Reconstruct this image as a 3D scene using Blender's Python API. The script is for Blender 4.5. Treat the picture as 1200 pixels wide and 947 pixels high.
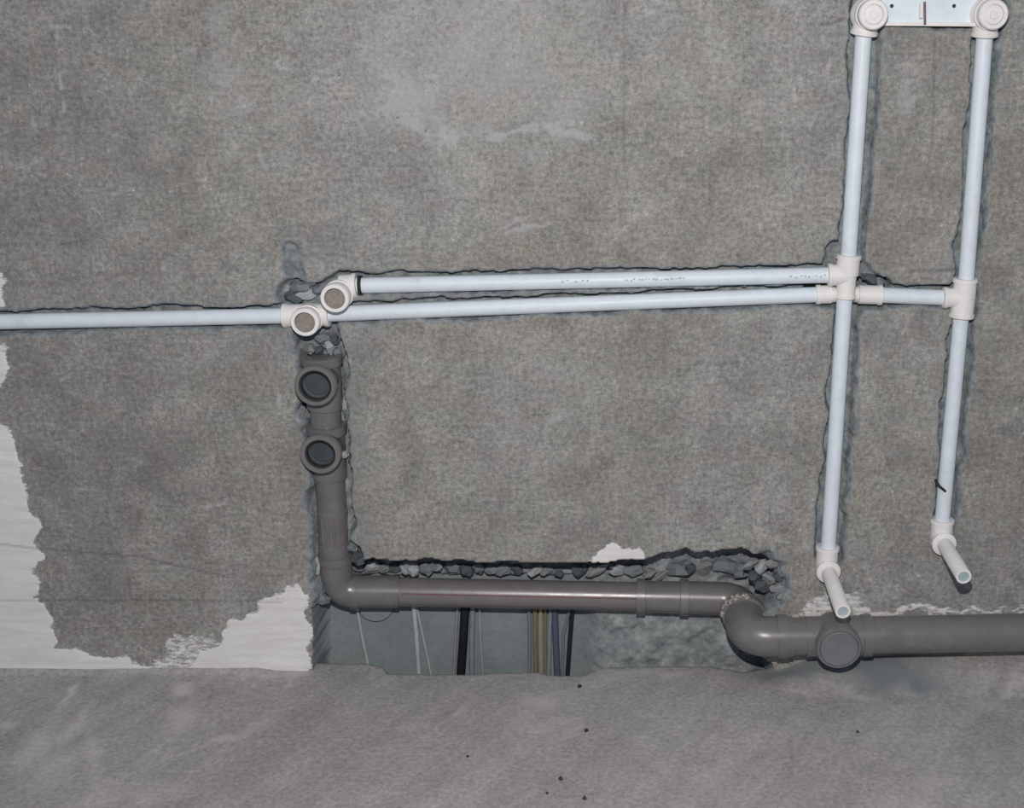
import bpy, math, random
import numpy as np
from mathutils import Vector, Matrix

for o in list(bpy.data.objects):
    bpy.data.objects.remove(o, do_unlink=True)
scene = bpy.context.scene
col = scene.collection

# ------------------------------------------------------------------ camera
# photograph treated as 1200 x 947 px; wall face is the plane y = 0, floor is z = 0
FPX, CU, CV = 1500.0, 725.0, 473.5
PITCH = math.radians(17.0)
CAM = Vector((0.0, -1.559, 0.857))
FWD = Vector((0, math.cos(PITCH), -math.sin(PITCH)))
UP = Vector((0, math.sin(PITCH), math.cos(PITCH)))
cd = bpy.data.cameras.new('camera')
cam = bpy.data.objects.new('camera', cd)
col.objects.link(cam)
cam.location = CAM
cam.rotation_euler = (math.pi / 2 - PITCH, 0, 0)
cd.sensor_fit = 'HORIZONTAL'
cd.sensor_width = 36.0
cd.lens = FPX * 36.0 / 1200.0
cd.shift_x = (600.0 - CU) / 1200.0
cd.clip_start = 0.01
scene.camera = cam

# ------------------------------------------------------------------ light
world = bpy.data.worlds.new('world')
scene.world = world
world.use_nodes = True
bg = world.node_tree.nodes['Background']
bg.inputs[0].default_value = (0.66, 0.80, 1.0, 1)
bg.inputs[1].default_value = 0.26
# the camera's flash, a little above the lens
fl = bpy.data.lights.new('camera_flash', 'SPOT')
fl.energy = 66.0
fl.color = (1.0, 0.965, 0.92)
fl.spot_size = math.radians(124)
fl.spot_blend = 1.0
fl.shadow_soft_size = 0.010
flo = bpy.data.objects.new('camera_flash', fl)
col.objects.link(flo)
flo.location = CAM + UP * 0.18 + Vector((-0.012, 0, 0))
aim = Vector((-0.06, 0.0, 0.50)) - flo.location
flo.rotation_euler = aim.to_track_quat('-Z', 'Y').to_euler()

scene.view_settings.view_transform = 'Standard'
scene.view_settings.look = 'None'
scene.view_settings.gamma = 1.0
scene.view_settings.use_curve_mapping = False
scene.view_settings.exposure = 0.12


# ------------------------------------------------------------------ helpers
def P(u, v, y=0.0):
    """where the sight line of a photo point meets the vertical plane at depth y"""
    d = FWD * FPX + Vector((u - CU, 0, 0)) - UP * (v - CV)
    t = (y - CAM.y) / d.y
    return CAM + d * t


def F(u, v, z=0.0):
    d = FWD * FPX + Vector((u - CU, 0, 0)) - UP * (v - CV)
    t = (z - CAM.z) / d.z
    return CAM + d * t


def Zp(u, v):
    p = P(u, v)
    return (p.x, p.z)


class MB:
    def __init__(s):
        s.v, s.f = [], []

    def add(s, vs, fs):
        b = len(s.v)
        s.v += [tuple(p) for p in vs]
        s.f += [tuple(i + b for i in f) for f in fs]
        return s

    def tube(s, path, r, n=20, cap0=True, cap1=True):
        """sweep a circle along a polyline; r may be a list"""
        path = [Vector(p) for p in path]
        m = len(path)
        rr = r if isinstance(r, (list, tuple)) else [r] * m
        tang = []
        for i in range(m):
            a = path[max(i - 1, 0)]
            b = path[min(i + 1, m - 1)]
            tang.append((b - a).normalized())
        ref = Vector((0, 0, 1)) if abs(tang[0].z) < 0.9 else Vector((1, 0, 0))
        nrm = (ref - tang[0] * ref.dot(tang[0])).normalized()
        vs, fs = [], []
        for i in range(m):
            if i:
                q = tang[i - 1].rotation_difference(tang[i])
                nrm = q @ nrm
                nrm = (nrm - tang[i] * nrm.dot(tang[i])).normalized()
            bn = tang[i].cross(nrm)
            for k in range(n):
                a = 2 * math.pi * k / n
                vs.append(path[i] + (nrm * math.cos(a) + bn * math.sin(a)) * rr[i])
        for i in range(m - 1):
            for k in range(n):
                k2 = (k + 1) % n
                fs.append((i * n + k, i * n + k2, (i + 1) * n + k2, (i + 1) * n + k))
        if cap0:
            fs.append(tuple(reversed(range(n))))
        if cap1:
            fs.append(tuple(range((m - 1) * n, m * n)))
        return s.add(vs, fs)

    def lathe(s, org, axis, prof, n=32):
        """prof: list of (t along the axis, radius)"""
        org = Vector(org)
        axis = Vector(axis).normalized()
        ref = Vector((0, 0, 1)) if abs(axis.z) < 0.9 else Vector((1, 0, 0))
        a1 = (ref - axis * ref.dot(axis)).normalized()
        a2 = axis.cross(a1)
        vs, fs = [], []
        rings = []
        for t, r in prof:
            b = len(vs)
            if r < 1e-6:
                vs.append(org + axis * t)
                rings.append((b, 1))
            else:
                for k in range(n):
                    a = 2 * math.pi * k / n
                    vs.append(org + axis * t + (a1 * math.cos(a) + a2 * math.sin(a)) * r)
                rings.append((b, n))
        for (b0, c0), (b1, c1) in zip(rings[:-1], rings[1:]):
            for k in range(n):
                k2 = (k + 1) % n
                if c0 == 1 and c1 == 1:
                    continue
                if c0 == 1:
                    fs.append((b0, b1 + k2, b1 + k))
                elif c1 == 1:
                    fs.append((b0 + k, b0 + k2, b1))
                else:
                    fs.append((b0 + k, b0 + k2, b1 + k2, b1 + k))
        return s.add(vs, fs)

    def box(s, c, sz, rot=None):
        c = Vector(c)
        vs = []
        for i in (-1, 1):
            for j in (-1, 1):
                for k in (-1, 1):
                    p = Vector((i * sz[0] / 2, j * sz[1] / 2, k * sz[2] / 2))
                    if rot is not None:
                        p = rot @ p
                    vs.append(c + p)
        fs = [(0, 1, 3, 2), (4, 6, 7, 5), (0, 4, 5, 1), (2, 3, 7, 6), (0, 2, 6, 4), (1, 5, 7, 3)]
        return s.add(vs, fs)

    def build(s, name, mat, parent=None, smooth=40, bevel=0):
        me = bpy.data.meshes.new(name)
        me.from_pydata(s.v, [], s.f)
        me.materials.append(mat)
        if smooth:
            me.shade_smooth()
            me.set_sharp_from_angle(angle=math.radians(smooth))
        o = bpy.data.objects.new(name, me)
        col.objects.link(o)
        if parent is not None:
            o.parent = parent
            o.matrix_parent_inverse = Matrix.Translation(-parent_world(parent))
        if bevel:
            b = o.modifiers.new('bevel', 'BEVEL')
            b.width = bevel
            b.segments = 2
        return o


def parent_world(o):
    p = Vector((0, 0, 0))
    while o is not None:
        p = p + o.matrix_parent_inverse.translation + o.location
        o = o.parent
    return p


def thing(name, label, cat, loc, group=None):
    o = bpy.data.objects.new(name, None)
    o.empty_display_size = 0.03
    col.objects.link(o)
    o.location = loc
    o['label'] = label
    o['category'] = cat
    if group:
        o['group'] = group
    return o


def rounded(pts, rad, n=8):
    """polyline with its inner corners rounded"""
    pts = [Vector(p) for p in pts]
    rads = rad if isinstance(rad, (list, tuple)) else [rad] * (len(pts) - 2)
    out = [pts[0]]
    for i in range(1, len(pts) - 1):
        a = (pts[i - 1] - pts[i])
        b = (pts[i + 1] - pts[i])
        ang = a.angle(b)
        cut = min(rads[i - 1] / math.tan(ang / 2), a.length * 0.49 if i > 1 else a.length * .95,
                  b.length * 0.49 if i < len(pts) - 2 else b.length * .95)
        p0 = pts[i] + a.normalized() * cut
        p1 = pts[i] + b.normalized() * cut
        for k in range(n + 1):
            t = k / n
            q = (p0 * (1 - t) + pts[i] * t) * (1 - t) + (pts[i] * (1 - t) + p1 * t) * t
            out.append(q)
    out.append(pts[-1])
    return out


# ---- numpy noise
_rng = np.random.RandomState(11)
_tabs = [_rng.rand(256, 256) for _ in range(12)]


def vnoise(x, z, cell, seed):
    t = _tabs[seed % 12]
    gx = x / cell + 37.3 * seed
    gz = z / cell + 91.7 * seed
    ix = np.floor(gx).astype(int)
    iz = np.floor(gz).astype(int)
    fx = gx - ix
    fz = gz - iz
    fx = fx * fx * (3 - 2 * fx)
    fz = fz * fz * (3 - 2 * fz)
    a = t[ix % 256, iz % 256]
    b = t[(ix + 1) % 256, iz % 256]
    c = t[ix % 256, (iz + 1) % 256]
    d = t[(ix + 1) % 256, (iz + 1) % 256]
    return (a * (1 - fx) + b * fx) * (1 - fz) + (c * (1 - fx) + d * fx) * fz


def fbm(x, z, cell, seed, oct=4):
    r = 0
    amp = 1
    tot = 0
    for i in range(oct):
        r = r + amp * vnoise(x, z, cell, seed + i)
        tot += amp
        amp *= 0.55
        cell *= 0.5
    return r / tot


def sstep(a, b, x):
    t = np.clip((x - a) / (b - a), 0, 1)
    return t * t * (3 - 2 * t)


def seg_dist(X, Z, a, b):
    ax, az = a
    bx, bz = b
    dx, dz = bx - ax, bz - az
    L2 = dx * dx + dz * dz
    t = np.clip(((X - ax) * dx + (Z - az) * dz) / L2, 0, 1)
    return np.hypot(X - (ax + t * dx), Z - (az + t * dz)), t


def poly_sd(X, Z, poly):
    """signed distance to a polygon, positive inside"""
    d = np.full(X.shape, 1e9)
    ins = np.zeros(X.shape, bool)
    n = len(poly)
    for i in range(n):
        a, b = poly[i], poly[(i + 1) % n]
        dd, _ = seg_dist(X, Z, a, b)
        d = np.minimum(d, dd)
        cond = (a[1] > Z) != (b[1] > Z)
        with np.errstate(divide='ignore', invalid='ignore'):
            xi = (b[0] - a[0]) * (Z - a[1]) / (b[1] - a[1] + 1e-12) + a[0]
        ins ^= cond & (X < xi)
    return np.where(ins, d, -d)


# ------------------------------------------------------------------ materials
def lin(r, g, b):
    f = lambda c: (c / 255 / 12.92) if c / 255 <= 0.04045 else ((c / 255 + 0.055) / 1.055) ** 2.4
    return (f(r), f(g), f(b), 1)


class NT:
    def __init__(s, name):
        s.m = bpy.data.materials.new(name)
        s.m.use_nodes = True
        s.t = s.m.node_tree
        s.b = s.t.nodes['Principled BSDF']

    def node(s, typ, **kw):
        n = s.t.nodes.new(typ)
        for k, v in kw.items():
            setattr(n, k, v)
        return n

    def link(s, a, b):
        s.t.links.new(a, b)

    def coord(s, scale=(1, 1, 1), rot=(0, 0, 0)):
        tc = s.node('ShaderNodeTexCoord')
        mr = s.node('ShaderNodeMapping')
        mr.inputs['Rotation'].default_value = rot
        mp = s.node('ShaderNodeMapping')
        mp.inputs['Scale'].default_value = scale
        s.link(tc.outputs['Object'], mr.inputs['Vector'])
        s.link(mr.outputs[0], mp.inputs['Vector'])
        return mp.outputs[0]

    def noise(s, vec, scale, detail=4, rough=0.6, dist=0.0):
        n = s.node('ShaderNodeTexNoise')
        n.inputs['Scale'].default_value = scale
        n.inputs['Detail'].default_value = detail
        n.inputs['Roughness'].default_value = rough
        n.inputs['Distortion'].default_value = dist
        s.link(vec, n.inputs['Vector'])
        return n.outputs['Fac']

    def ramp(s, fac, stops):
        r = s.node('ShaderNodeValToRGB')
        el = r.color_ramp.elements
        while len(el) < len(stops):
            el.new(0.5)
        for e, (p, c) in zip(el, stops):
            e.position = p
            e.color = c if len(c) == 4 else (*c, 1)
        s.link(fac, r.inputs[0])
        return r.outputs['Color']

    def math(s, op, a, b=None, c=None, clamp=False):
        n = s.node('ShaderNodeMath', operation=op, use_clamp=clamp)
        for i, x in enumerate((a, b, c)):
            if x is None:
                continue
            if isinstance(x, (int, float)):
                n.inputs[i].default_value = x
            else:
                s.link(x, n.inputs[i])
        return n.outputs[0]

    def mix(s, fac, a, b, blend='MIX'):
        n = s.node('ShaderNodeMix', data_type='RGBA', blend_type=blend)
        for sock, x in ((n.inputs[0], fac), (n.inputs[6], a), (n.inputs[7], b)):
            if isinstance(x, (int, float)):
                sock.default_value = x
            elif isinstance(x, tuple):
                sock.default_value = x
            else:
                s.link(x, sock)
        return n.outputs[2]

    def rng(s, x, a, b, c=0.0, d=1.0):
        n = s.node('ShaderNodeMapRange')
        n.inputs[1].default_value = a
        n.inputs[2].default_value = b
        n.inputs[3].default_value = c
        n.inputs[4].default_value = d
        s.link(x, n.inputs[0])
        return n.outputs[0]

    def bump(s, h, strength=0.4, dist=0.002):
        n = s.node('ShaderNodeBump')
        n.inputs['Strength'].default_value = strength
        n.inputs['Distance'].default_value = dist
        s.link(h, n.inputs['Height'])
        s.link(n.outputs[0], s.b.inputs['Normal'])

    def base(s, c):
        if isinstance(c, tuple):
            s.b.inputs['Base Color'].default_value = c
        else:
            s.link(c, s.b.inputs['Base Color'])


def g(v):
    return (v, v, v, 1)


def wall_material():
    t = NT('cement_plaster')
    at = t.node('ShaderNodeAttribute', attribute_name='mask')
    sp = t.node('ShaderNodeSeparateColor')
    t.link(at.outputs['Color'], sp.inputs[0])
    white, mortar, blob = sp.outputs[0], sp.outputs[1], sp.outputs[2]
    pencil = at.outputs['Alpha']
    c = t.coord()
    big = t.noise(c, 2.6, 4, 0.55)
    mid = t.noise(c, 14, 6, 0.72, 0.5)
    fine = t.noise(c, 165, 3, 0.8)
    fx = t.noise(t.coord((35, 35, 230)), 1.0, 4, 0.75)
    fz = t.noise(t.coord((260, 60, 45)), 1.0, 4, 0.75)
    warm = t.ramp(big, [(0.32, (0.258, 0.240, 0.218, 1)), (0.50, (0.268, 0.258, 0.242, 1)), (0.68, (0.285, 0.284, 0.278, 1))])
    m1 = t.rng(mid, 0.25, 0.75, 0.70, 1.30)
    m2 = t.rng(fine, 0.25, 0.75, 0.56, 1.44)
    m3 = t.rng(fx, 0.25, 0.75, 0.80, 1.20)
    m4 = t.rng(fz, 0.25, 0.75, 0.86, 1.14)
    mul = t.math('MULTIPLY', t.math('MULTIPLY', m1, m2), t.math('MULTIPLY', m3, m4))
    cc = t.mix(1.0, warm, t.node('ShaderNodeCombineColor').outputs[0], 'MULTIPLY')
    comb = cc.node.inputs[7].links[0].from_node
    for i in range(3):
        t.link(mul, comb.inputs[i])
    # brownish and greenish drift in the cement
    hue = t.noise(c, 23, 4, 0.7, 0.3)
    cc = t.mix(t.math('MULTIPLY', t.rng(hue, 0.50, 0.66), 0.75), cc, (1.03, 0.965, 0.925, 1), 'MULTIPLY')
    cc = t.mix(t.math('MULTIPLY', t.rng(hue, 0.48, 0.34), 0.75), cc, (0.93, 0.97, 0.945, 1), 'MULTIPLY')
    # lighter skim film and dark rubbed spots with shapes of their own, plus painted flash falloff
    lt = t.rng(t.math('ADD', blob, t.math('MULTIPLY', t.math('SUBTRACT', fine, 0.5), 0.45)), 0.52, 1.0)
    cc = t.mix(t.math('MULTIPLY', lt, 0.72, clamp=True), cc, (0.435, 0.43, 0.42, 1))
    dk = t.rng(t.math('ADD', blob, t.math('MULTIPLY', t.math('SUBTRACT', fine, 0.5), 0.35)), 0.48, 0.0)
    cc = t.mix(t.math('MULTIPLY', dk, 0.8, clamp=True), cc, (0.150, 0.146, 0.138, 1))
    # short pale scratches
    sc = t.noise(t.coord((22, 22, 60), (0, 0.55, 0)), 1.0, 6, 0.85, 1.6)
    scm = t.math('MULTIPLY', t.rng(sc, 0.56, 0.66), t.rng(mid, 0.42, 0.58))
    cc = t.mix(t.math('MULTIPLY', scm, 0.6), cc, (0.47, 0.46, 0.44, 1))
    fk = t.noise(t.coord((210, 210, 210), (0.3, 0.2, 0)), 1.0, 2, 0.6)
    cc = t.mix(t.math('MULTIPLY', t.math('MULTIPLY', t.rng(fk, 0.64, 0.72), t.rng(mid, 0.46, 0.60)), 0.7), cc, (0.56, 0.55, 0.53, 1))
    fd = t.noise(t.coord((120, 120, 190), (0.1, 0.7, 0)), 1.0, 2, 0.6)
    cc = t.mix(t.math('MULTIPLY', t.rng(fd, 0.68, 0.76), 0.6), cc, (0.11, 0.105, 0.10, 1))
    # mortar packed into the chases: cooler grey
    mc = t.ramp(t.noise(c, 70, 4, 0.75), [(0.30, (0.115, 0.130, 0.142, 1)), (0.5, (0.225, 0.245, 0.258, 1)), (0.72, (0.38, 0.40, 0.405, 1))])
    cc = t.mix(t.rng(t.math('ADD', mortar, t.math('MULTIPLY', t.math('SUBTRACT', fine, 0.5), 0.6)), 0.25, 0.7), cc, mc)
    # old white skim coat
    wn = t.math('ADD', white, t.math('MULTIPLY', t.math('SUBTRACT', t.noise(t.coord((70, 70, 230)), 1.0, 6, 0.85), 0.5), 1.5))
    wc = t.ramp(t.noise(t.coord((12, 12, 90)), 1.0, 4, 0.6), [(0.3, (0.66, 0.63, 0.605, 1)), (0.7, (0.80, 0.785, 0.77, 1))])
    cc = t.mix(t.rng(wn, 0.42, 0.56), cc, wc)
    cc = t.mix(t.math('MULTIPLY', pencil, 0.75), cc, (0.05, 0.05, 0.05, 1))
    t.base(cc)
    t.b.inputs['Roughness'].default_value = 0.92
    t.b.inputs['Specular IOR Level'].default_value = 0.25
    h = t.math('ADD', t.math('MULTIPLY', fine, 0.7), t.math('MULTIPLY', t.noise(c, 320, 3, 0.7), 0.5))
    t.bump(h, 0.5, 0.0016)
    return t.m


def niche_material():
    t = NT('raw_concrete')
    c = t.coord()
    n1 = t.noise(c, 9, 5, 0.6)
    n2 = t.noise(c, 140, 3, 0.7)
    cc = t.ramp(n1, [(0.3, (0.200, 0.228, 0.240, 1)), (0.7, (0.258, 0.288, 0.300, 1))])
    at = t.node('ShaderNodeAttribute', attribute_name='mask')
    sp = t.node('ShaderNodeSeparateColor')
    t.link(at.outputs['Color'], sp.inputs[0])
    rough = t.ramp(t.noise(c, 42, 5, 0.75), [(0.32, (0.15, 0.170, 0.178, 1)), (0.52, (0.27, 0.295, 0.30, 1)), (0.74, (0.44, 0.46, 0.465, 1))])
    cc = t.mix(sp.outputs[1], cc, rough)
    m = t.rng(n2, 0.2, 0.8, 0.85, 1.15)
    cb = t.node('ShaderNodeCombineColor')
    for i in range(3):
        t.link(m, cb.inputs[i])
    cc = t.mix(1.0, cc, cb.outputs[0], 'MULTIPLY')
    t.base(cc)
    t.b.inputs['Roughness'].default_value = 0.9
    t.bump(n2, 0.35, 0.0015)
    return t.m


def floor_material():
    t = NT('floor_screed')
    at = t.node('ShaderNodeAttribute', attribute_name='mask')
    sp = t.node('ShaderNodeSeparateColor')
    t.link(at.outputs['Color'], sp.inputs[0])
    c = t.coord()
    n1 = t.noise(c, 3.5, 4, 0.55)
    n2 = t.noise(t.coord((3, 26, 4), (0, 0, -1.05)), 1.0, 5, 0.65, 0.4)
    n3 = t.noise(c, 160, 3, 0.75)
    n4 = t.noise(c, 22, 5, 0.7)
    cc = t.ramp(n1, [(0.3, (0.345, 0.320, 0.305, 1)), (0.7, (0.405, 0.385, 0.372, 1))])
    m = t.math('MULTIPLY', t.math('MULTIPLY', t.rng(n2, 0.25, 0.75, 0.86, 1.14), t.rng(n3, 0.25, 0.75, 0.68, 1.32)), t.rng(n4, 0.25, 0.75, 0.88, 1.12))
    cb = t.node('ShaderNodeCombineColor')
    for i in range(3):
        t.link(m, cb.inputs[i])
    cc = t.mix(1.0, cc, cb.outputs[0], 'MULTIPLY')
    dust = t.math('MULTIPLY', t.math('ADD', sp.outputs[0], t.math('MULTIPLY', t.math('SUBTRACT', n4, 0.5), 0.5)), 1.0, clamp=True)
    dust = t.math('MULTIPLY', dust, t.rng(sp.outputs[0], 0.0, 0.15))
    cc = t.mix(t.math('MULTIPLY', dust, 0.85), cc, (0.62, 0.58, 0.55, 1))
    cove_shade = t.rng(t.math('ADD', sp.outputs[1], t.math('MULTIPLY', t.math('SUBTRACT', n4, 0.5), 0.3)), 0.05, 0.95)
    cc = t.mix(t.math('MULTIPLY', cove_shade, 0.9), cc, (0.175, 0.20, 0.212, 1))  # bluish shade of the cove mixed into the screed colour
    cc = t.mix(sp.outputs[2], cc, (0.05, 0.045, 0.045, 1))
    t.base(cc)
    t.b.inputs['Roughness'].default_value = 0.85
    t.b.inputs['Specular IOR Level'].default_value = 0.3
    t.bump(t.math('ADD', n3, t.math('MULTIPLY', n2, 1.5)), 0.3, 0.0015)
    return t.m


def plastic(name, c, rough=0.4, var=0.12, spec=0.5, scale=60, dirt=None, dirt_amt=0.0):
    t = NT(name)
    cc = t.coord()
    n = t.noise(cc, scale, 4, 0.65)
    a = tuple(x * (1 - var) for x in c[:3]) + (1,)
    b = tuple(min(1, x * (1 + var)) for x in c[:3]) + (1,)
    k = t.ramp(n, [(0.3, a), (0.7, b)])
    if dirt:
        d = t.rng(t.noise(cc, 26, 6, 0.75), 0.55, 0.72)
        k = t.mix(t.math('MULTIPLY', d, dirt_amt), k, dirt)
    t.base(k)
    t.b.inputs['Specular IOR Level'].default_value = spec
    rr = t.rng(n, 0.3, 0.7, rough * 0.85, rough * 1.2)
    t.link(rr, t.b.inputs['Roughness'])
    t.bump(t.noise(cc, 300, 2, 0.6), 0.06, 0.0006)
    return t.m


M_WALL = wall_material()
M_NICHE = niche_material()
M_FLOOR = floor_material()
M_PIPE = plastic('white_water_pipe', (0.70, 0.755, 0.81, 1), 0.45, 0.05, 0.4, 60, (0.42, 0.43, 0.45, 1), 0.25)
M_FIT = plastic('white_fitting', (0.80, 0.765, 0.75, 1), 0.42, 0.05, 0.4, 60, (0.5, 0.45, 0.43, 1), 0.25)
M_BRASS = plastic('dull_thread_insert', (0.27, 0.24, 0.215, 1), 0.5, 0.2, 0.5, 200)
M_TEAL = plastic('pale_teal_plug', (0.36, 0.44, 0.46, 1), 0.5, 0.1)
M_GREY = plastic('grey_drain_plastic', (0.165, 0.154, 0.157, 1), 0.30, 0.08, 0.55, 40, (0.27, 0.255, 0.255, 1), 0.45)
M_GREYP = plastic('grey_drain_pipe', (0.172, 0.158, 0.160, 1), 0.30, 0.06, 0.7, 40, (0.26, 0.245, 0.245, 1), 0.3)
M_CAP = plastic('slate_plug', (0.175, 0.175, 0.190, 1), 0.5, 0.08, 0.3, 30)
M_RUB = plastic('black_rubber', (0.012, 0.012, 0.014, 1), 0.7, 0.2)
M_RED = plastic('red_reflection', (0.21, 0.12, 0.125, 1), 0.4, 0.1)  # colour of the reflection painted on the drain
M_HOLE = plastic('shaded_pipe_inside', (0.055, 0.066, 0.078, 1), 0.5, 0.25)
M_INK = plastic('black_ink', (0.02, 0.022, 0.026, 1), 0.6, 0.2)
M_PRT = plastic('grey_print', (0.46, 0.50, 0.55, 1), 0.5, 0.2)
M_CHIP = plastic('chalky_mortar_smear', (0.44, 0.38, 0.35, 1), 0.9, 0.25, 0.2, 250)


# ------------------------------------------------------------------ wall
def axis_coords(lo, hi, fine_lo, fine_hi, fine, coarse):
    a = list(np.arange(lo, fine_lo - coarse * 0.5, coarse))
    b = list(np.linspace(fine_lo, fine_hi, int(round((fine_hi - fine_lo) / fine)) + 1))
    c = list(np.arange(fine_hi + coarse, hi + coarse * 0.5, coarse))
    return np.array(a + b + c)


FINE = 0.0024
xs = axis_coords(-1.9, 1.7, -1.16, 0.80, FINE, 0.05)
zs = axis_coords(-0.17, 1.95, -0.17, 0.90, FINE, 0.05)
X, Z = np.meshgrid(xs, zs, indexing='ij')

n_lo = fbm(X, Z, 0.30, 1, 3) - 0.5
n_md = fbm(X, Z, 0.035, 2, 4) - 0.5
n_fi = fbm(X, Z, 0.008, 4, 2) - 0.5
wx = (fbm(X, Z, 0.022, 6, 3) - 0.5)
wz = (fbm(X, Z, 0.022, 8, 3) - 0.5)

depth = 0.003 * n_lo + 0.0016 * n_md + 0.0006 * n_fi      # + is into the wall
white = np.zeros_like(X)
mortar = np.zeros_like(X)
blob = np.full_like(X, 0.5)
pencil = np.zeros_like(X)
niche = np.zeros_like(X)


def groove(pts, half, dmax, off=(0, 0), edge=0.0045, seed=3, rag=0.011, fill=0.9):
    """a chase cut along a polyline of photo points, packed with rough mortar"""
    global depth, mortar
    pts = [Zp(u + off[0], v + off[1]) for u, v in pts]
    D = np.full(X.shape, 1e9)
    for a, b in zip(pts[:-1], pts[1:]):
        d, _ = seg_dist(X, Z, a, b)
        D = np.minimum(D, d)
    w = half + rag * (fbm(X, Z, 0.03, seed, 4) - 0.5) * 2 * 0.6
    prof = sstep(w, w - edge, D)
    bottom = dmax + 0.010 * (fbm(X, Z, 0.016, seed + 1, 3) - 0.5)
    depth = np.maximum(depth, prof * bottom)
    mortar = np.maximum(mortar, fill * sstep(w + 0.006, w - 0.002, D))


# water pipe chases
groove([(-850, 394.5), (340, 370)], 0.0155, 0.019, (0, 0.5), seed=3)
groove([(400, 334), (700, 328), (985, 322)], 0.0150, 0.019, (0, -1), seed=4)
groove([(380, 368), (560, 361), (985, 344)], 0.0145, 0.019, (0, 0), seed=5)
groove([(985, 345), (1130, 350)], 0.0150, 0.021, (0, 0), seed=6)
groove([(1014, -40), (1012, 40), (988, 380), (969, 650)], 0.0190, 0.021, (4.5, 0), seed=7, rag=0.013)
groove([(1158, -40), (1154, 45), (1104, 615)], 0.0170, 0.021, (3.5, 0), seed=8, rag=0.013)
groove([(1014, 10), (1165, 13)], 0.020, 0.014, (0, 0), seed=9)
groove([(960, 345), (1030, 345)], 0.021, 0.040, (0, 0), seed=10)
groove([(985, 322), (978, 312), (985, 298)], 0.018, 0.02, seed=2)
groove([(1010, 318), (1022, 330)], 0.016, 0.012, seed=2)
# mortar around the tap outlets and drain riser
groove([(338, 296), (343, 322), (352, 352)], 0.010, 0.006, seed=1, rag=0.020, fill=0.75)
groove([(345, 350), (372, 350), (392, 345)], 0.022, 0.020, seed=2, rag=0.012)


def region(px, warp=0.010):
    poly = [Zp(u, v) for u, v in px]
    return poly_sd(X + wx * warp, Z + wz * warp, poly)


# riser chase
sd = region([(341, 382), (349, 450), (356, 540), (362, 620), (368, 690), (370, 715), (425, 715), (424, 655), (416, 630), (412, 560), (408, 470), (404, 400), (396, 372)], 0.018)
depth = np.maximum(depth, sstep(0, 0.007, sd) * (0.030 + 0.012 * (fbm(X, Z, 0.014, 3, 3) - 0.5)))
mortar = np.maximum(mortar, 0.95 * sstep(-0.012, 0.004, sd))
# smeared mortar at the right of the riser
sd = region([(400, 380), (425, 385), (432, 470), (436, 560), (440, 650), (405, 650)], 0.05)
mortar = np.maximum(mortar, 0.47 * sstep(-0.004, 0.02, sd))
# drain chase above the horizontal run
sd1 = region([(376, 668), (420, 657), (500, 656), (540, 659), (690, 659.5), (752, 657), (775, 652), (800, 644), (832, 647), (868, 643), (888, 648), (905, 664), (915, 690), (900, 720), (376, 720)], 0.012)
back1 = 0.078 + 0.018 * (fbm(X, Z, 0.018, 5, 3) - 0.5)
depth = np.maximum(depth, sstep(0.0, 0.004, sd1) * back1)
mortar = np.maximum(mortar, sstep(-0.004, 0.003, sd1))
sd1b = region([(866, 650), (892, 640), (920, 655), (930, 690), (905, 722), (872, 700)], 0.03)
depth = np.maximum(depth, sstep(0.0, 0.016, sd1b) * (0.022 + 0.030 * (fbm(X, Z, 0.016, 7, 3) - 0.5)))
mortar = np.maximum(mortar, 0.9 * sstep(-0.010, 0.004, sd1b))
# open niche below it, running down behind the floor slab
NB = P(600, 800).z
sd2 = region([(367, 712), (367, 905), (907, 905), (905, 779), (884, 765), (860, 735), (846, 712), (846, 700), (400, 700), (400, 712)], 0.006)
X_r = P(690, 750).x
rough_side = sstep(X_r - 0.02, X_r + 0.02, X)
back2 = 0.090 - 0.016 * rough_side + rough_side * 0.020 * (fbm(X, Z, 0.03, 9, 4) - 0.5)
depth = np.maximum(depth, sstep(0.0, 0.003, sd2) * back2)
niche_core = (sd2 > 0.001) & (depth > 0.016)
niche = np.where(niche_core, 1.0, 0.0)
mortar = np.where(niche_core, rough_side, mortar)

# old white skim coat left on the wall
patch_defs = [
    ([(-300, 290), (-120, 300), (-60, 318), (2, 326), (7, 345), (9, 357), (-300, 364)], 1.0),
    ([(-320, 408), (3, 406), (10, 416), (11, 438), (5, 452), (-60, 460), (-340, 470)], 1.0),
    ([(-400, 490), (-200, 478), (-60, 484), (4, 500), (19, 517), (27, 550), (37, 580), (48, 622), (46, 660), (48, 700), (61, 725), (65, 755), (138, 768), (182, 780), (182, 800), (-400, 800)], 1.0),
    ([(222, 800), (226, 770), (255, 752), (264, 735), (285, 716), (302, 712), (306, 699), (335, 693), (346, 683), (361, 690), (365, 706), (366, 800)], 0.95),
    ([(170, 788), (192, 760), (200, 740), (225, 731), (262, 744), (262, 800), (170, 800)], 0.50),
    ([(682, 662), (689, 646), (705, 639), (720, 637), (736, 641), (750, 642), (758, 662)], 1.0),
    ([(925, 722), (946, 698), (964, 693), (1004, 690), (1013, 708), (1004, 722)], 0.56),
    ([(920, 724), (934, 711), (1000, 712), (1060, 709), (1200, 714), (1500, 712), (1500, 722), (920, 726)], 0.62),
    ([(108, 647), (60, 652), (50, 657), (70, 659), (100, 655)], 0.55),
]
for px, s in patch_defs:
    sd = region(px, 0.030)
    white = np.maximum(white, s * sstep(-0.009, 0.012, sd))
white *= (depth < 0.010)
depth -= 0.0011 * sstep(0.45, 0.6, white)


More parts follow.
